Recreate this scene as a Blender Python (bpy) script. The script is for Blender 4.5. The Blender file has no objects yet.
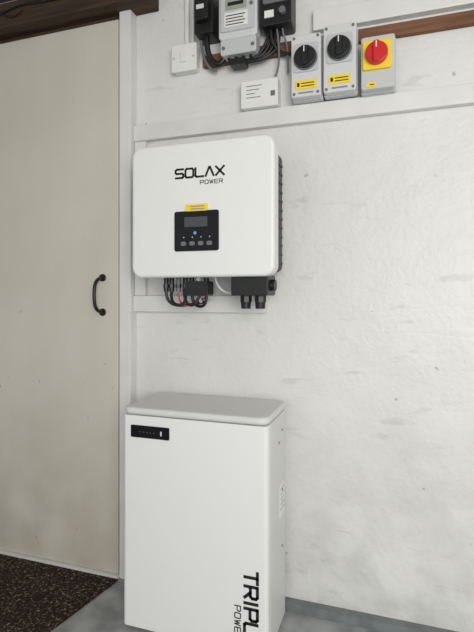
import bpy, bmesh, math
from mathutils import Vector, Matrix
H=1.055   # camera height above floor; z values below are given relative to eye level
S=bpy.context.scene
S.view_settings.view_transform='Standard'
COL=S.collection

# ---------------- materials ----------------
def mat(name,col,rough=.5,metal=0,noise=0,nscale=8,bump=0,bscale=60,col2=None,spec=.5,coat=0):
    m=bpy.data.materials.new(name); m.use_nodes=True
    nt=m.node_tree; b=nt.nodes['Principled BSDF']
    b.inputs['Base Color'].default_value=(*col,1); b.inputs['Roughness'].default_value=rough
    b.inputs['Metallic'].default_value=metal; b.inputs['Specular IOR Level'].default_value=spec
    b.inputs['Coat Weight'].default_value=coat
    tc=nt.nodes.new('ShaderNodeTexCoord')
    if noise>0 or col2:
        n=nt.nodes.new('ShaderNodeTexNoise'); n.inputs['Scale'].default_value=nscale; n.inputs['Detail'].default_value=6
        r=nt.nodes.new('ShaderNodeValToRGB')
        c2=col2 or tuple(c*(1-noise) for c in col)
        r.color_ramp.elements[0].position=.35; r.color_ramp.elements[1].position=.62
        r.color_ramp.elements[0].color=(*c2,1); r.color_ramp.elements[1].color=(*col,1)
        nt.links.new(tc.outputs['Object'],n.inputs['Vector']); nt.links.new(n.outputs['Fac'],r.inputs['Fac'])
        nt.links.new(r.outputs['Color'],b.inputs['Base Color'])
    if bump>0:
        n=nt.nodes.new('ShaderNodeTexNoise'); n.inputs['Scale'].default_value=bscale; n.inputs['Detail'].default_value=5
        bp=nt.nodes.new('ShaderNodeBump'); bp.inputs['Strength'].default_value=bump; bp.inputs['Distance'].default_value=.01
        nt.links.new(tc.outputs['Object'],n.inputs['Vector']); nt.links.new(n.outputs['Fac'],bp.inputs['Height'])
        nt.links.new(bp.outputs['Normal'],b.inputs['Normal'])
    return m

def noise_ramp(N,L,tc,scale,detail,p0,c0,p1,c1,stretch=None,dist=0):
    n=N.new('ShaderNodeTexNoise'); n.inputs['Scale'].default_value=scale; n.inputs['Detail'].default_value=detail
    n.inputs['Distortion'].default_value=dist
    if stretch:
        mp=N.new('ShaderNodeMapping'); mp.inputs['Scale'].default_value=stretch
        L.new(tc.outputs['Object'],mp.inputs[0]); L.new(mp.outputs[0],n.inputs['Vector'])
    else: L.new(tc.outputs['Object'],n.inputs['Vector'])
    r=N.new('ShaderNodeValToRGB'); e=r.color_ramp.elements
    e[0].position=p0; e[0].color=(*c0,1); e[1].position=p1; e[1].color=(*c1,1)
    L.new(n.outputs['Fac'],r.inputs['Fac']); return r
def mul(N,L,a,b,f=1):
    m=N.new('ShaderNodeMixRGB'); m.blend_type='MULTIPLY'; m.inputs[0].default_value=f
    L.new(a.outputs[0],m.inputs[1]); L.new(b.outputs[0],m.inputs[2]); return m

def wall_mat(name):
    m=bpy.data.materials.new(name); m.use_nodes=True; nt=m.node_tree; N=nt.nodes; L=nt.links
    b=N['Principled BSDF']; b.inputs['Roughness'].default_value=.42; b.inputs['Specular IOR Level'].default_value=.4
    tc=N.new('ShaderNodeTexCoord'); sp=N.new('ShaderNodeSeparateXYZ'); cb=N.new('ShaderNodeCombineXYZ')
    L.new(tc.outputs['Object'],sp.inputs[0]); L.new(sp.outputs['X'],cb.inputs['X']); L.new(sp.outputs['Z'],cb.inputs['Y'])
    br=N.new('ShaderNodeTexBrick'); br.inputs['Scale'].default_value=1; br.inputs['Brick Width'].default_value=.45
    br.inputs['Row Height'].default_value=.225; br.inputs['Mortar Size'].default_value=.007; br.inputs['Mortar Smooth'].default_value=1
    n0=N.new('ShaderNodeTexNoise'); n0.inputs['Scale'].default_value=5; n0.inputs['Detail'].default_value=6
    L.new(tc.outputs['Object'],n0.inputs['Vector'])
    mx=N.new('ShaderNodeVectorMath'); mx.operation='SCALE'; mx.inputs['Scale'].default_value=.05
    L.new(n0.outputs['Color'],mx.inputs[0]); ad=N.new('ShaderNodeVectorMath'); L.new(cb.outputs[0],ad.inputs[0]); L.new(mx.outputs[0],ad.inputs[1])
    L.new(ad.outputs[0],br.inputs['Vector'])
    fade=noise_ramp(N,L,tc,2.6,3,.45,(0,0,0),.68,(1,1,1))
    mf=N.new('ShaderNodeMath'); mf.operation='MULTIPLY'; L.new(br.outputs['Fac'],mf.inputs[0]); L.new(fade.outputs[0],mf.inputs[1])
    n1=N.new('ShaderNodeTexNoise'); n1.inputs['Scale'].default_value=55; n1.inputs['Detail'].default_value=6; L.new(tc.outputs['Object'],n1.inputs['Vector'])
    b1=N.new('ShaderNodeBump'); b1.invert=True; b1.inputs['Strength'].default_value=.06; b1.inputs['Distance'].default_value=.01; L.new(mf.outputs[0],b1.inputs['Height'])
    b2=N.new('ShaderNodeBump'); b2.inputs['Strength'].default_value=.20; b2.inputs['Distance'].default_value=.01; L.new(n1.outputs['Fac'],b2.inputs['Height']); L.new(b1.outputs[0],b2.inputs['Normal'])
    b3=N.new('ShaderNodeBump'); b3.inputs['Strength'].default_value=.38; b3.inputs['Distance'].default_value=.03; L.new(n0.outputs['Fac'],b3.inputs['Height']); L.new(b2.outputs[0],b3.inputs['Normal'])
    L.new(b3.outputs[0],b.inputs['Normal'])
    base=noise_ramp(N,L,tc,1.7,8,.3,(.705,.70,.675),.62,(.775,.77,.75))
    sc=noise_ramp(N,L,tc,6.0,8,.28,(.70,.69,.67),.36,(1,1,1),stretch=(1.2,1,5),dist=.4)
    sp2=noise_ramp(N,L,tc,30,2,.225,(.5,.42,.33),.255,(1,1,1))
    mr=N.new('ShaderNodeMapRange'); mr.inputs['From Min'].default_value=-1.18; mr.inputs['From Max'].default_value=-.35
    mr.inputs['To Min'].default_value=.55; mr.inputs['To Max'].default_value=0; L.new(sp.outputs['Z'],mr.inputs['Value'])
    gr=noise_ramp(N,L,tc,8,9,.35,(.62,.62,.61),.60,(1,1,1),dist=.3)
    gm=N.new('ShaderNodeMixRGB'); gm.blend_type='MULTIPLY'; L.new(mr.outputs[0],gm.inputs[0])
    x=mul(N,L,base,sc,.40); x=mul(N,L,x,sp2,.6)
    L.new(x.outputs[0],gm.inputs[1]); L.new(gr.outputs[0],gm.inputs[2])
    L.new(gm.outputs[0],b.inputs['Base Color'])
    return m

def door_mat(name):
    m=bpy.data.materials.new(name); m.use_nodes=True; nt=m.node_tree; N=nt.nodes; L=nt.links
    b=N['Principled BSDF']; b.inputs['Roughness'].default_value=.45
    tc=N.new('ShaderNodeTexCoord'); sp=N.new('ShaderNodeSeparateXYZ'); L.new(tc.outputs['Object'],sp.inputs[0])
    base=noise_ramp(N,L,tc,2.0,6,.3,(.60,.568,.49),.65,(.665,.635,.56))
    gr=noise_ramp(N,L,tc,1.5,4,.3,(.93,.92,.90),.6,(1,1,1),stretch=(5,1,.8))
    sp2=noise_ramp(N,L,tc,34,2,.215,(.55,.46,.37),.24,(1,1,1))
    x=mul(N,L,base,gr,.5); x=mul(N,L,x,sp2,.6)
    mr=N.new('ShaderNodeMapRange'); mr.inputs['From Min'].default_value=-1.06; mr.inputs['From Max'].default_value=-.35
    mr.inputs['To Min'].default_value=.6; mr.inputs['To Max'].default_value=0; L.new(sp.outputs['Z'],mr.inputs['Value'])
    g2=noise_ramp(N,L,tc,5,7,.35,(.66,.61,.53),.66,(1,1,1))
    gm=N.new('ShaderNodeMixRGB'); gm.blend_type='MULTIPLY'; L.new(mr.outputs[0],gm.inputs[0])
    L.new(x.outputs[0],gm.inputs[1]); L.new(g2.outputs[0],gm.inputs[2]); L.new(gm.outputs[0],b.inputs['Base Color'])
    n=N.new('ShaderNodeTexNoise'); n.inputs['Scale'].default_value=4; n.inputs['Detail'].default_value=5; L.new(tc.outputs['Object'],n.inputs['Vector'])
    bp=N.new('ShaderNodeBump'); bp.inputs['Strength'].default_value=.12; bp.inputs['Distance'].default_value=.01
    L.new(n.outputs['Fac'],bp.inputs['Height']); L.new(bp.outputs[0],b.inputs['Normal'])
    return m

def speckle(name):
    m=bpy.data.materials.new(name); m.use_nodes=True; nt=m.node_tree; N=nt.nodes; L=nt.links
    b=N['Principled BSDF']; b.inputs['Roughness'].default_value=.95; b.inputs['Specular IOR Level'].default_value=.1
    tc=N.new('ShaderNodeTexCoord'); n=N.new('ShaderNodeTexNoise'); n.inputs['Scale'].default_value=120; n.inputs['Detail'].default_value=3
    L.new(tc.outputs['Object'],n.inputs['Vector'])
    r=N.new('ShaderNodeValToRGB'); e=r.color_ramp.elements
    e[0].position=.4; e[0].color=(.024,.015,.012,1); e[1].position=.72; e[1].color=(.30,.25,.20,1)
    x=e.new(.57); x.color=(.055,.036,.029,1)
    L.new(n.outputs['Fac'],r.inputs['Fac']); L.new(r.outputs[0],b.inputs['Base Color'])
    bp=N.new('ShaderNodeBump'); bp.inputs['Strength'].default_value=.7; bp.inputs['Distance'].default_value=.004
    L.new(n.outputs['Fac'],bp.inputs['Height']); L.new(bp.outputs[0],b.inputs['Normal'])
    return m

def wood(name,c1,c2):
    m=bpy.data.materials.new(name); m.use_nodes=True; nt=m.node_tree; N=nt.nodes; L=nt.links
    b=N['Principled BSDF']; b.inputs['Roughness'].default_value=.75
    tc=N.new('ShaderNodeTexCoord'); mp=N.new('ShaderNodeMapping'); mp.inputs['Scale'].default_value=(3,30,45)
    n=N.new('ShaderNodeTexNoise'); n.inputs['Scale'].default_value=1.5; n.inputs['Detail'].default_value=7
    L.new(tc.outputs['Object'],mp.inputs[0]); L.new(mp.outputs[0],n.inputs['Vector'])
    r=N.new('ShaderNodeValToRGB'); e=r.color_ramp.elements; e[0].position=.3;e[0].color=(*c1,1);e[1].position=.7;e[1].color=(*c2,1)
    L.new(n.outputs['Fac'],r.inputs['Fac']); L.new(r.outputs[0],b.inputs['Base Color'])
    bp=N.new('ShaderNodeBump'); bp.inputs['Strength'].default_value=.3; bp.inputs['Distance'].default_value=.005
    L.new(n.outputs['Fac'],bp.inputs['Height']); L.new(bp.outputs[0],b.inputs['Normal'])
    return m

M_wall=wall_mat('painted_masonry')
M_trim=mat('white_gloss_timber',(.775,.77,.75),.38,noise=.06,nscale=7,bump=.08,bscale=40)
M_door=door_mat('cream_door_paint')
M_ceil=mat('ceiling_paint',(.50,.47,.42),.8,noise=.2)
M_floor=mat('grey_floor_paint',(.38,.395,.40),.45,noise=.4,nscale=12,bump=.15,bscale=40)
M_skirt=mat('dark_grey_paint',(.20,.22,.225),.5,noise=.25,nscale=20,bump=.2)
M_carpet=speckle('brown_speckled_carpet')
M_brown=wood('stained_timber',(.022,.012,.006),(.075,.042,.022))
M_ply=wood('meter_board_wood',(.11,.045,.022),(.24,.11,.055))
M_white=mat('white_powder_coat',(.83,.83,.815),.42,bump=.02,bscale=900)
M_side=mat('light_grey_powder_coat',(.72,.725,.715),.45)
M_cap=mat('battery_cap_plastic',(.70,.705,.69),.45)
M_dark=mat('dark_grey_aluminium',(.045,.05,.055),.5,metal=.2)
M_black=mat('black_plastic',(.009,.009,.010),.4)
M_blk_gloss=mat('black_gloss_panel',(.006,.006,.007),.25,spec=.3)
M_lcd=mat('lcd_glass',(.055,.065,.065),.2)
M_lcd2=mat('meter_lcd',(.34,.38,.30),.25)
M_blue=mat('blue_led',(.15,.4,.8),.3)
M_yellow=mat('yellow_label',(.93,.68,.04),.45)
M_red=mat('red_plastic',(.62,.02,.025),.3)
M_grey=mat('grey_plastic',(.56,.575,.58),.4)
M_lgrey=mat('pale_grey_plastic',(.66,.67,.67),.4)
M_mgrey=mat('mid_grey_plastic',(.15,.16,.17),.4)
M_wp=mat('white_plastic',(.82,.82,.80),.3)
M_ink=mat('black_ink',(.01,.01,.01),.5)
M_inkg=mat('grey_ink',(.25,.25,.25),.5)

# ---------------- helpers ----------------
def empty(name,x,y,z):
    o=bpy.data.objects.new(name,None); o.location=(x,y,z+H); o.empty_display_size=.05; COL.objects.link(o); return o
def link(me,name,m,parent=None,smooth=False):
    o=bpy.data.objects.new(name,me); COL.objects.link(o)
    if m: me.materials.append(m)
    if smooth:
        for p in me.polygons: p.use_smooth=True
    if parent:
        o.parent=parent; o.matrix_parent_inverse=Matrix.Translation(parent.location).inverted()
    return o
def addbevel(o,w,seg=3):
    if w>0:
        b=o.modifiers.new('bevel','BEVEL'); b.width=w; b.segments=seg; b.limit_method='ANGLE'; b.angle_limit=math.radians(40)
        for p in o.data.polygons: p.use_smooth=True
        o.modifiers.new('wn','WEIGHTED_NORMAL').keep_sharp=True
def box(name,x0,x1,y0,y1,z0,z1,m,parent=None,bev=.0,seg=2):
    bm=bmesh.new(); bmesh.ops.create_cube(bm,size=1)
    c=Vector(((x0+x1)/2,(y0+y1)/2,(z0+z1)/2+H))
    for v in bm.verts: v.co=Vector((v.co.x*(x1-x0),v.co.y*(y1-y0),v.co.z*(z1-z0)))
    me=bpy.data.meshes.new(name); bm.to_mesh(me); bm.free()
    o=link(me,name,m,parent); o.location=c; addbevel(o,bev,seg); return o
def rr(w,h,r,n=8):
    pts=[]
    for cx,cy,a0 in((w/2-r,h/2-r,0),(-w/2+r,h/2-r,90),(-w/2+r,-h/2+r,180),(w/2-r,-h/2+r,270)):
        for i in range(n+1):
            a=math.radians(a0+90*i/n); pts.append((cx+r*math.cos(a),cy+r*math.sin(a)))
    return pts
def rbox(name,x0,x1,y0,y1,z0,z1,r,m,parent=None,bev=0,axis='Y',seg=3,n=8):
    bm=bmesh.new()
    if axis=='Y': w,h,d=x1-x0,z1-z0,y1-y0
    elif axis=='Z': w,h,d=x1-x0,y1-y0,z1-z0
    pts=rr(w,h,r,n)
    f=lambda p,t:(p[0],t,p[1]) if axis=='Y' else (p[0],p[1],t)
    a=[bm.verts.new(f(p,-d/2)) for p in pts]; b=[bm.verts.new(f(p,d/2)) for p in pts]
    bm.faces.new(a); bm.faces.new(b)
    for i in range(len(pts)):
        j=(i+1)%len(pts); bm.faces.new((a[i],a[j],b[j],b[i]))
    bmesh.ops.recalc_face_normals(bm,faces=bm.faces)
    me=bpy.data.meshes.new(name); bm.to_mesh(me); bm.free()
    o=link(me,name,m,parent,True); o.location=((x0+x1)/2,(y0+y1)/2,(z0+z1)/2+H)
    if bev: addbevel(o,bev,seg)
    else:
        e=o.modifiers.new('es','EDGE_SPLIT'); e.split_angle=math.radians(40)
    return o
def cyl(name,x,y,z,r,d,axis,m,parent=None,bev=0,seg=32,r2=None):
    bm=bmesh.new(); bmesh.ops.create_cone(bm,cap_ends=True,segments=seg,radius1=r,radius2=r if r2 is None else r2,depth=d)
    R={'Z':Matrix(),'Y':Matrix.Rotation(math.pi/2,3,'X'),'X':Matrix.Rotation(math.pi/2,3,'Y')}[axis]
    for v in bm.verts: v.co=R.to_3x3()@v.co
    me=bpy.data.meshes.new(name); bm.to_mesh(me); bm.free()
    o=link(me,name,m,parent,True); o.location=(x,y,z+H)
    if bev: addbevel(o,bev)
    else:
        e=o.modifiers.new('es','EDGE_SPLIT'); e.split_angle=math.radians(40)
    return o
def tube(name,pts,r,m,parent=None):
    cu=bpy.data.curves.new(name,'CURVE'); cu.dimensions='3D'; cu.bevel_depth=r; cu.bevel_resolution=4; cu.use_fill_caps=True
    s=cu.splines.new('NURBS'); s.points.add(len(pts)-1); s.order_u=min(4,len(pts)); s.use_endpoint_u=True; s.resolution_u=10
    o0=Vector(pts[0])
    for i,p in enumerate(pts): s.points[i].co=(*(Vector(p)-o0),1)
    o=bpy.data.objects.new(name,cu); COL.objects.link(o); cu.materials.append(m); o.location=(o0.x,o0.y,o0.z+H)
    if parent: o.parent=parent; o.matrix_parent_inverse=Matrix.Translation(parent.location).inverted()
    return o
G={'S':[[(1,1),(.15,1),(0,.88),(0,.62),(.15,.5),(.85,.5),(1,.38),(1,.12),(.85,0),(0,0)]],
'O':[[(.15,0),(0,.15),(0,.85),(.15,1),(.85,1),(1,.85),(1,.15),(.85,0),(.15,0)]],
'L':[[(0,1),(0,.12),(.12,0),(1,0)]],
'a':[[(0,0),(.45,1),(.55,1),(1,0)]],
'X':[[(0,1),(1,0)],[(0,0),(1,1)]],'T':[[(0,1),(1,1)],[(.5,1),(.5,0)]],
'R':[[(0,0),(0,1),(.85,1),(1,.88),(1,.6),(.85,.46),(.1,.46)],[(.5,.46),(1,0)]],
'I':[[(.5,0),(.5,1)]],'P':[[(0,0),(0,1),(.85,1),(1,.88),(1,.56),(.85,.43),(.1,.43)]],
'E':[[(1,1),(.1,1),(0,.9),(0,.1),(.1,0),(1,0)],[(0,.5),(.9,.5)]],
'W':[[(0,1),(.25,0),(.5,.85),(.75,0),(1,1)]]}
def text(name,s,x,y,z,w,h,gap,t,m,parent,rot=False,widths={}):
    bm=bmesh.new(); cx=0
    for ch in s:
        cw=w*widths.get(ch,1)
        for pl in G[ch]:
            P=[Vector((cx+p[0]*cw,p[1]*h)) for p in pl]
            for a,b in zip(P[:-1],P[1:]):
                dd=(b-a).normalized(); n=Vector((-dd.y,dd.x))*t/2; e=dd*t*.35
                q=[a-e-n,b+e-n,b+e+n,a-e+n]
                vs=[]
                for yy in (-.0004,.0006):
                    for k in q:
                        vs.append(bm.verts.new((k.x,yy,k.y) if not rot else (k.y,yy,-k.x)))
                bm.faces.new(vs[0:4]); bm.faces.new(vs[4:8][::-1])
                for i in range(4):
                    j=(i+1)%4; bm.faces.new((vs[i],vs[i+4],vs[j+4],vs[j]))
        cx+=cw+gap
    bmesh.ops.recalc_face_normals(bm,faces=bm.faces)
    me=bpy.data.meshes.new(name); bm.to_mesh(me); bm.free()
    o=link(me,name,m,parent); o.location=(x,y,z+H); return o

FZ=-H; CZ=1.30; WY=1.60
# ---------------- room shell ----------------
box('wall_back',-.985,1.7,WY,WY+.15,FZ,CZ,M_wall)
box('wall_back_left',-2.6,-1.86,WY,WY+.15,FZ,CZ,M_wall)
box('wall_back_over_door',-1.86,-.985,WY,WY+.15,1.045,CZ,M_wall)
box('wall_left',-2.75,-2.6,-1.6,WY+.15,FZ,CZ,M_wall)
box('wall_right',1.7,1.85,-1.6,WY+.15,FZ,CZ,M_wall)
box('floor',-2.75,1.85,-3.2,WY+.15,FZ-.1,FZ,M_floor)
box('ceiling',-2.75,1.85,-1.6,WY+.15,CZ,CZ+.1,M_ceil)
def poly(name,pts,z0,z1,m):
    bm=bmesh.new(); a=[bm.verts.new((x,y,z0+H)) for x,y in pts]; b=[bm.verts.new((x,y,z1+H)) for x,y in pts]
    bm.faces.new(a); bm.faces.new(b)
    for i in range(len(pts)):
        j=(i+1)%len(pts); bm.faces.new((a[i],a[j],b[j],b[i]))
    bmesh.ops.recalc_face_normals(bm,faces=bm.faces)
    me=bpy.data.meshes.new(name); bm.to_mesh(me); bm.free(); return link(me,name,m)
poly('carpet',[(-2.58,.2),(-1.22,.2),(-1.015,1.33),(-.978,1.54),(-2.58,1.54)],FZ,FZ+.006,M_carpet)
poly('baseboard_back',[(-.93,WY-.03),(1.69,WY-.03),(1.69,WY),(-.93,WY)],FZ,FZ+.030,M_skirt)
# trims
box('trim_1',-.983,-.935,1.555,1.60,FZ,1.20,M_trim,bev=.003)
box('trim_2',-.935,1.68,1.575,1.60,.572,.632,M_trim,bev=.003)
box('trim_3',-.935,-.425,1.575,1.60,-.062,-.002,M_trim,bev=.003)
box('trim_4',-.264,1.68,1.572,1.60,.867,.935,M_trim,bev=.003)
box('trim_5',-.933,-.888,1.580,1.60,-.002,.572,M_trim,bev=.003)
box('trim_6',-1.90,-1.815,1.555,1.60,FZ,1.045,M_trim,bev=.003)
box('timber_beam',-2.59,-.84,1.50,1.60,1.053,1.15,M_brown,bev=.004)
box('timber_wall_plate',-2.59,-.86,1.44,1.60,1.185,1.30,M_brown,bev=.004)
box('trim_7',-2.59,-.90,1.545,1.60,1.15,1.185,M_trim,bev=.002)
K=empty('loose_cable',-1.35,1.49,1.10)
tube('cable_run',[(-1.75,1.494,1.13),(-1.60,1.49,1.085),(-1.48,1.49,1.10),(-1.36,1.492,1.13),(-1.22,1.492,1.10),(-1.05,1.492,1.13),(-.92,1.494,1.14)],.004,M_black,K)
tube('cable_end',[(-1.50,1.494,1.12),(-1.44,1.488,1.075),(-1.40,1.488,1.07),(-1.37,1.49,1.10)],.003,M_black,K)
# door
D=empty('door_1',-1.40,1.575,FZ)
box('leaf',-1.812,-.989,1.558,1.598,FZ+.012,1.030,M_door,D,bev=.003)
box('stop_strip',-1.812,-.984,1.575,1.600,1.034,1.052,M_brown,D)
box('hinge_gap_strip',-.9895,-.9835,1.575,1.60,FZ+.012,1.03,M_brown,D)
hx=-1.055
for k,zz in enumerate((.065,-.065)):
    cyl('handle_plate_%d'%(k+1),hx,1.555,zz,.014,.006,'Y',M_black,D,bev=.001)
tube('pull_handle',[(hx,1.556,.062),(hx,1.535,.064),(hx-.004,1.515,.05),(hx-.004,1.508,.02),(hx-.004,1.508,-.02),(hx-.004,1.515,-.05),(hx,1.535,-.064),(hx,1.556,-.062)],.0065,M_black,D)
box('threshold',-1.812,-.984,1.545,1.575,FZ+.0,FZ+.010,M_trim,D)

# ---------------- battery ----------------
B=empty('battery_storage_unit',-.588,1.44,FZ)
box('rear_mount',-.74,-.43,1.56,1.60,FZ+.04,-.42,M_side,B,bev=.004)
rbox('body',-.8247,-.3507,1.345,1.565,FZ+.012,-.378,.022,M_side,B,bev=.004,axis='Z')
rbox('front_panel',-.8265,-.3507,1.327,1.365,FZ+.012,-.378,.014,M_white,B,bev=.003,axis='Z')
rbox('top_cap',-.829,-.3492,1.325,1.575,-.376,-.353,.030,M_cap,B,bev=.010,axis='Z',seg=5)
for i,(x,y) in enumerate(((-.79,1.36),(-.39,1.36),(-.79,1.52),(-.39,1.52))):
    cyl('foot_%d'%(i+1),x,y,FZ+.007,.016,.014,'Z',M_black,B)
rbox('status_panel',-.795,-.662,1.3245,1.330,-.445,-.407,.004,M_blk_gloss,B,axis='Y')
for i in range(5):
    cyl('status_led_%d'%(i+1),-.762+i*.012,1.3243,-.427,.0012,.001,'Y',M_inkg,B,seg=10)
rbox('status_icon',-.692,-.687,1.3238,1.325,-.434,-.420,.001,M_lgrey,B,axis='Y')
text('name_large','TRIPLE',-.421,1.3263,-.800,.033,.039,.010,.0088,M_ink,B,rot=True,widths={'I':.35})
text('name_small','POWER',-.451,1.3263,-.905,.015,.018,.006,.0028,M_ink,B,rot=True)
for i,z in enumerate((-.43,-.46,-.62,-.80)):
    cyl('side_screw_%d'%(i+1),-.350,1.50 if i!=1 else 1.46,z,.004,.004,'X',M_inkg,B,seg=16)
box('side_label',-.3512,-.3495,1.47,1.53,-.70,-.60,M_wp,B)
for i in range(5): box('side_label_line_%d'%(i+1),-.3500,-.3490,1.476,1.524,-.615-i*.016,-.6135-i*.016,M_inkg,B)

# ---------------- inverter ----------------
I=empty('solar_inverter',-.577,1.47,.27)
rbox('front_cover',-.824,-.345,1.377,1.437,.056,.480,.034,M_white,I,bev=.010,axis='Y',seg=5,n=12)
rbox('rear_gasket',-.816,-.352,1.437,1.446,.064,.474,.03,M_mgrey,I,axis='Y')
rbox('rear_body',-.805,-.362,1.446,1.555,.075,.462,.02,M_dark,I,bev=.003,axis='Y')
for i in range(12):
    box('side_fin_%d'%(i+1),-.362,-.3595,1.475,1.55,.10+i*.029,.108+i*.029,M_dark,I)
box('side_label',-.3622,-.3578,1.465,1.474,.20,.30,M_lgrey,I)
box('wall_bracket',-.72,-.44,1.553,1.60,.18,.40,M_mgrey,I,bev=.002)
text('name_large','SOLaX',-.665,1.3765,.368,.0265,.027,.0075,.0064,M_ink,I)
text('name_small','POWER',-.581,1.3765,.344,.0112,.0115,.0045,.0020,M_ink,I)
rbox('display_panel',-.668,-.519,1.3735,1.380,.137,.262,.007,M_blk_gloss,I,axis='Y')
rbox('lcd',-.633,-.556,1.3725,1.375,.212,.243,.002,M_lcd,I,axis='Y')
for i in range(4):
    rbox('button_%d'%(i+1),-.645+i*.029,-.627+i*.029,1.3722,1.3745,.154,.167,.005,M_mgrey,I,axis='Y')
    cyl('led_%d'%(i+1),-.635+i*.029,1.373,.18,.0018,.0012,'Y',M_lgrey,I,seg=10)
cyl('led_logo',-.597,1.373,.193,.005,.0014,'Y',M_blue,I,seg=20)
rbox('warning_label',-.629,-.555,1.3720,1.3765,.261,.283,.002,M_yellow,I,axis='Y')
for i in range(2): box('warning_text_%d'%(i+1),-.612,-.565,1.3714,1.3722,.266+i*.008,.269+i*.008,M_inkg,I)
rbox('dc_isolator_box',-.490,-.372,1.405,1.50,-.002,.062,.006,M_black,I,bev=.003,axis='Y')
cyl('isolator_knob',-.366,1.45,.03,.018,.014,'X',M_black,I)
for i,x in enumerate((-.455,-.408)):
    cyl('gland_nut_%d'%(i+1),x,1.45,-.012,.019,.020,'Z',M_black,I,seg=8)
    cyl('gland_cap_%d'%(i+1),x,1.45,-.032,.015,.022,'Z',M_black,I,r2=.017)
for i,(x,c) in enumerate(((-.735,M_black),(-.715,M_black),(-.69,M_mgrey),(-.665,M_black),(-.642,M_black),(-.618,M_lgrey),(-.59,M_black))):
    cyl('connector_%d'%(i+1),x,1.45,.038,.0085,.055,'Z',c,I,seg=14)
    cyl('connector_collar_%d'%(i+1),x,1.45,.03,.0105,.012,'Z',M_black,I,seg=8)
tube('cable_1',[(-.735,1.45,.01),(-.735,1.45,-.02),(-.70,1.46,-.045),(-.65,1.47,-.03),(-.62,1.50,-.025)],.005,M_black,I)
tube('cable_2',[(-.715,1.45,.01),(-.715,1.44,-.020),(-.69,1.44,-.04),(-.66,1.45,-.03),(-.665,1.45,.012)],.005,M_black,I)
tube('cable_3',[(-.69,1.45,.01),(-.69,1.45,-.02),(-.67,1.45,-.04),(-.65,1.46,-.035),(-.64,1.56,-.01)],.003,M_red,I)
tube('cable_4',[(-.642,1.45,.01),(-.64,1.45,-.03),(-.61,1.45,-.045),(-.588,1.45,-.03),(-.59,1.45,.012)],.005,M_black,I)
tube('cable_5',[(-.618,1.45,.01),(-.62,1.46,-.02),(-.63,1.48,-.03),(-.63,1.57,-.02)],.005,M_lgrey,I)
tube('cable_6',[(-.56,1.45,.06),(-.555,1.46,.02),(-.525,1.48,.0),(-.50,1.52,.015),(-.49,1.56,.06)],.004,M_lgrey,I)
tube('cable_8',[(-.665,1.44,.02),(-.66,1.43,-.02),(-.64,1.43,-.04),(-.615,1.43,-.03),(-.60,1.44,.02)],.005,M_black,I)
rbox('comms_cover',-.655,-.575,1.425,1.475,-.003,.045,.008,M_black,I,axis='Y')

# ---------------- switches ----------------
def isolator(x0,x1,z0,z1,kind):
    w=x1-x0; cx=(x0+x1)/2
    P=empty('rotary_isolator_switch',cx,1.575,z0)
    rbox('housing_back',x0,x1,1.55,1.575,z0,z1,.006,M_grey,P,axis='Y',bev=.002)
    rbox('housing_front',x0+.002,x1-.002,1.522,1.55,z0+.002,z1-.002,.008,M_lgrey if kind=='b' else M_grey,P,bev=.004,axis='Y')
    if kind=='b':
        dz=z1-.082
        rbox('face_plate',cx-.040,cx+.040,1.517,1.524,dz-.042,dz+.05,.01,M_grey,P,axis='Y')
        cyl('dial_ring',cx,1.515,dz,.038,.006,'Y',M_mgrey,P,bev=.001)
        cyl('dial',cx,1.506,dz,.034,.018,'Y',M_black,P,bev=.003)
        rbox('dial_grip',cx-.010,cx+.010,1.487,1.506,dz-.029,dz+.029,.006,M_black,P,axis='Y',bev=.003)
        box('dial_mark',cx-.0015,cx+.0015,1.4862,1.4875,dz+.008,dz+.026,M_wp,P)
        box('label',cx-.034,cx+.034,1.5195,1.523,z0+.026,z0+.054,M_yellow,P)
        for i in range(2): box('label_text_%d'%(i+1),cx-.015,cx+.027,1.5188,1.5197,z0+.033+i*.009,z0+.036+i*.009,M_ink,P)
        box('label_mark',cx-.028,cx-.020,1.5188,1.5197,z0+.034,z0+.046,M_ink,P)
        for i,(sx,sz) in enumerate(((-1,-1),(1,-1),(-1,1),(1,1))):
            cyl('screw_%d'%(i+1),cx+sx*(w/2-.012),1.521,(z0+z1)/2+sz*((z1-z0)/2-.012),.0045,.003,'Y',M_mgrey,P,seg=12)
        box('rating_text',cx-.024,cx+.024,1.5195,1.523,z0+.012,z0+.016,M_inkg,P)
    else:
        dz=(z0+z1)/2+.018
        rbox('face_plate',x0+.008,x1-.012,1.512,1.524,dz-.043,dz+.046,.006,M_yellow,P,axis='Y',bev=.002)
        cyl('dial',cx-.003,1.502,dz,.033,.022,'Y',M_red,P,bev=.004)
        rbox('dial_grip',cx-.013,cx+.007,1.480,1.502,dz-.030,dz+.030,.007,M_red,P,axis='Y',bev=.003)
        box('dial_mark',cx-.0045,cx-.0015,1.4792,1.4805,dz+.008,dz+.026,M_wp,P)
        box('label',cx-.034,cx-.006,1.5195,1.523,z0+.008,z0+.022,M_yellow,P)
        box('label_text',cx-.024,cx-.010,1.5188,1.5197,z0+.013,z0+.016,M_ink,P)
isolator(-.3275,-.2275,.632,.835,'b')
isolator(-.2245,-.1185,.634,.848,'b')
isolator(-.109,-.005,.628,.793,'r')
box('meter_backboard',-.657,1.68,1.578,1.60,.81,.850,M_ply,bev=.002)
J=empty('junction_box',-.44,1.575,.634)
rbox('box',-.507,-.377,1.555,1.60,.633,.726,.006,M_wp,J,bev=.003,axis='Y')
for i,(a,b) in enumerate(((.02,.075),(.02,.065),(.02,.05),(.02,.07))):
    box('print_line_%d'%(i+1),-.507+a,-.507+b,1.5538,1.5552,.705-i*.013,.7075-i*.013,M_inkg,J)
box('window',-.402,-.387,1.5538,1.5552,.665,.682,M_mgrey,J)
F=empty('wall_switch',-.722,1.59,.80)
rbox('back_box',-.768,-.676,1.570,1.60,.80,.892,.006,M_wp,F,axis='Y',bev=.002)
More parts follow.
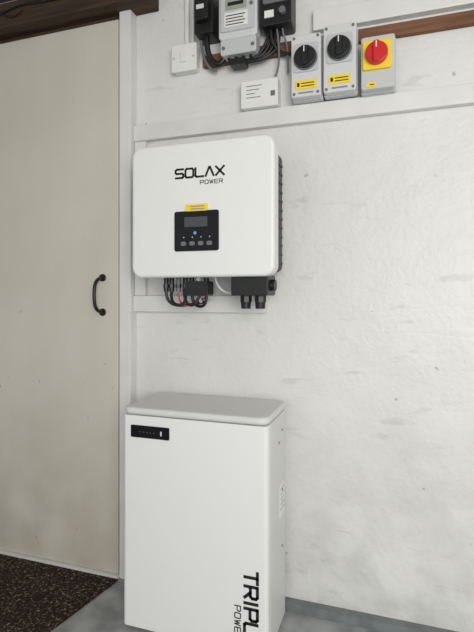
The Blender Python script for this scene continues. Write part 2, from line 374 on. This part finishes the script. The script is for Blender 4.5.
rbox('plate',-.771,-.673,1.560,1.571,.797,.895,.008,M_wp,F,axis='Y',bev=.003)
rbox('rocker',-.733,-.711,1.553,1.562,.828,.864,.003,M_wp,F,axis='Y',bev=.002)
for i,x in enumerate((-.76,-.684)): cyl('screw_%d'%(i+1),x,1.559,.846,.004,.003,'Y',M_grey,F,seg=12)
cyl('conduit',-.722,1.590,1.05,.009,.33,'Z',M_wp,F)
cyl('conduit_2',-.700,1.592,1.05,.006,.33,'Z',M_wp,F)

# electricity meter
E=empty('electricity_meter',-.507,1.578,.81)
rbox('meter_body',-.577,-.440,1.525,1.577,.862,1.03,.014,M_lgrey,E,bev=.006,axis='Y')
rbox('meter_face',-.568,-.449,1.518,1.527,.885,1.02,.010,M_grey,E,bev=.003,axis='Y')
box('lcd',-.548,-.475,1.515,1.519,.955,.990,M_lcd2,E)
box('lcd_digits',-.540,-.485,1.5142,1.5152,.967,.979,M_ink,E)
box('nameplate',-.552,-.47,1.515,1.519,.897,.945,M_wp,E)
for i in range(4): box('nameplate_text_%d'%(i+1),-.547,-.485+.006*(i%2),1.5142,1.5152,.903+i*.010,.906+i*.010,M_ink,E)
cyl('meter_button',-.458,1.517,.965,.006,.006,'Y',M_mgrey,E)
rbox('terminal_cover',-.572,-.445,1.530,1.577,.812,.866,.008,M_grey,E,bev=.004,axis='Y')
for i in range(2): cyl('cover_screw_%d'%(i+1),-.56+i*.103,1.529,.836,.006,.004,'Y',M_mgrey,E,seg=14)
for i in range(4): tube('meter_tail_%d'%(i+1),[(-.55+i*.026,1.555,.822),(-.55+i*.026,1.55,.800),(-.53+i*.026,1.55,.780),(-.47+i*.025,1.56,.790+.006*i),(-.42+i*.015,1.565,.83),(-.41+i*.012,1.565,.89)],.0055,M_black,E)
rbox('connector_block',-.540,-.485,1.53,1.575,.776,.798,.005,M_black,E,axis='Y',bev=.002)
C=empty('service_fuse',-.63,1.578,.86)
rbox('fuse_base',-.665,-.595,1.52,1.60,.895,1.08,.008,M_black,C,bev=.004,axis='Y')
rbox('fuse_carrier',-.655,-.605,1.495,1.525,.93,1.0,.008,M_black,C,bev=.004,axis='Y')
box('seal_label',-.645,-.618,1.493,1.496,.965,.980,M_lgrey,C)
tube('service_cable',[(-.63,1.55,.905),(-.63,1.55,.86),(-.622,1.56,.825),(-.60,1.56,.80),(-.58,1.56,.80),(-.57,1.56,.815)],.010,M_black,C)
tube('earth_cable',[(-.655,1.56,.91),(-.66,1.57,.86),(-.64,1.57,.79),(-.60,1.57,.785)],.005,M_mgrey,C)
T=empty('time_switch',-.375,1.578,.88)
rbox('case',-.430,-.325,1.520,1.60,.880,1.07,.010,M_black,T,bev=.005,axis='Y')
rbox('window',-.418,-.338,1.515,1.522,.95,1.05,.006,M_mgrey,T,axis='Y')
box('label',-.413,-.382,1.516,1.521,.905,.928,M_wp,T)
cyl('knob',-.352,1.513,.918,.011,.014,'Y',M_mgrey,T)
tube('cable_a',[(-.40,1.55,.89),(-.40,1.55,.85),(-.385,1.565,.82),(-.36,1.565,.80),(-.335,1.565,.80)],.006,M_black,T)
tube('cable_b',[(-.36,1.55,.89),(-.36,1.55,.86),(-.35,1.565,.85),(-.345,1.565,.80),(-.345,1.57,.74)],.0035,M_mgrey,T)
tube('cable_c',[(-.38,1.55,.89),(-.375,1.55,.85),(-.37,1.565,.78),(-.385,1.57,.74),(-.40,1.575,.715)],.0035,M_mgrey,T)

# ---------------- lighting ----------------
w=bpy.data.worlds.new('World'); S.world=w; w.use_nodes=True
bg=w.node_tree.nodes['Background']; bg.inputs[0].default_value=(.94,.975,1,1); bg.inputs[1].default_value=.75
def area(name,loc,target,sx,sy,e,col):
    l=bpy.data.lights.new(name,'AREA'); l.shape='RECTANGLE'; l.size=sx; l.size_y=sy; l.energy=e; l.color=col
    o=bpy.data.objects.new(name,l); COL.objects.link(o); o.location=Vector(loc)
    o.rotation_euler=(Vector(target)-Vector(loc)).to_track_quat('-Z','Y').to_euler(); return o
area('doorway_daylight',(.75,-1.1,1.35),(-.1,1.6,.85),1.3,1.2,46,(1,.99,.97))

# ---------------- camera ----------------
cd=bpy.data.cameras.new('camera'); co=bpy.data.objects.new('camera',cd); COL.objects.link(co)
cd.sensor_fit='VERTICAL'; cd.sensor_height=24; cd.lens=480/632*24; cd.shift_y=-21/632; cd.clip_start=.01
co.location=(0,0,H); co.rotation_euler=(math.pi/2,0,math.radians(18.5))
S.camera=co
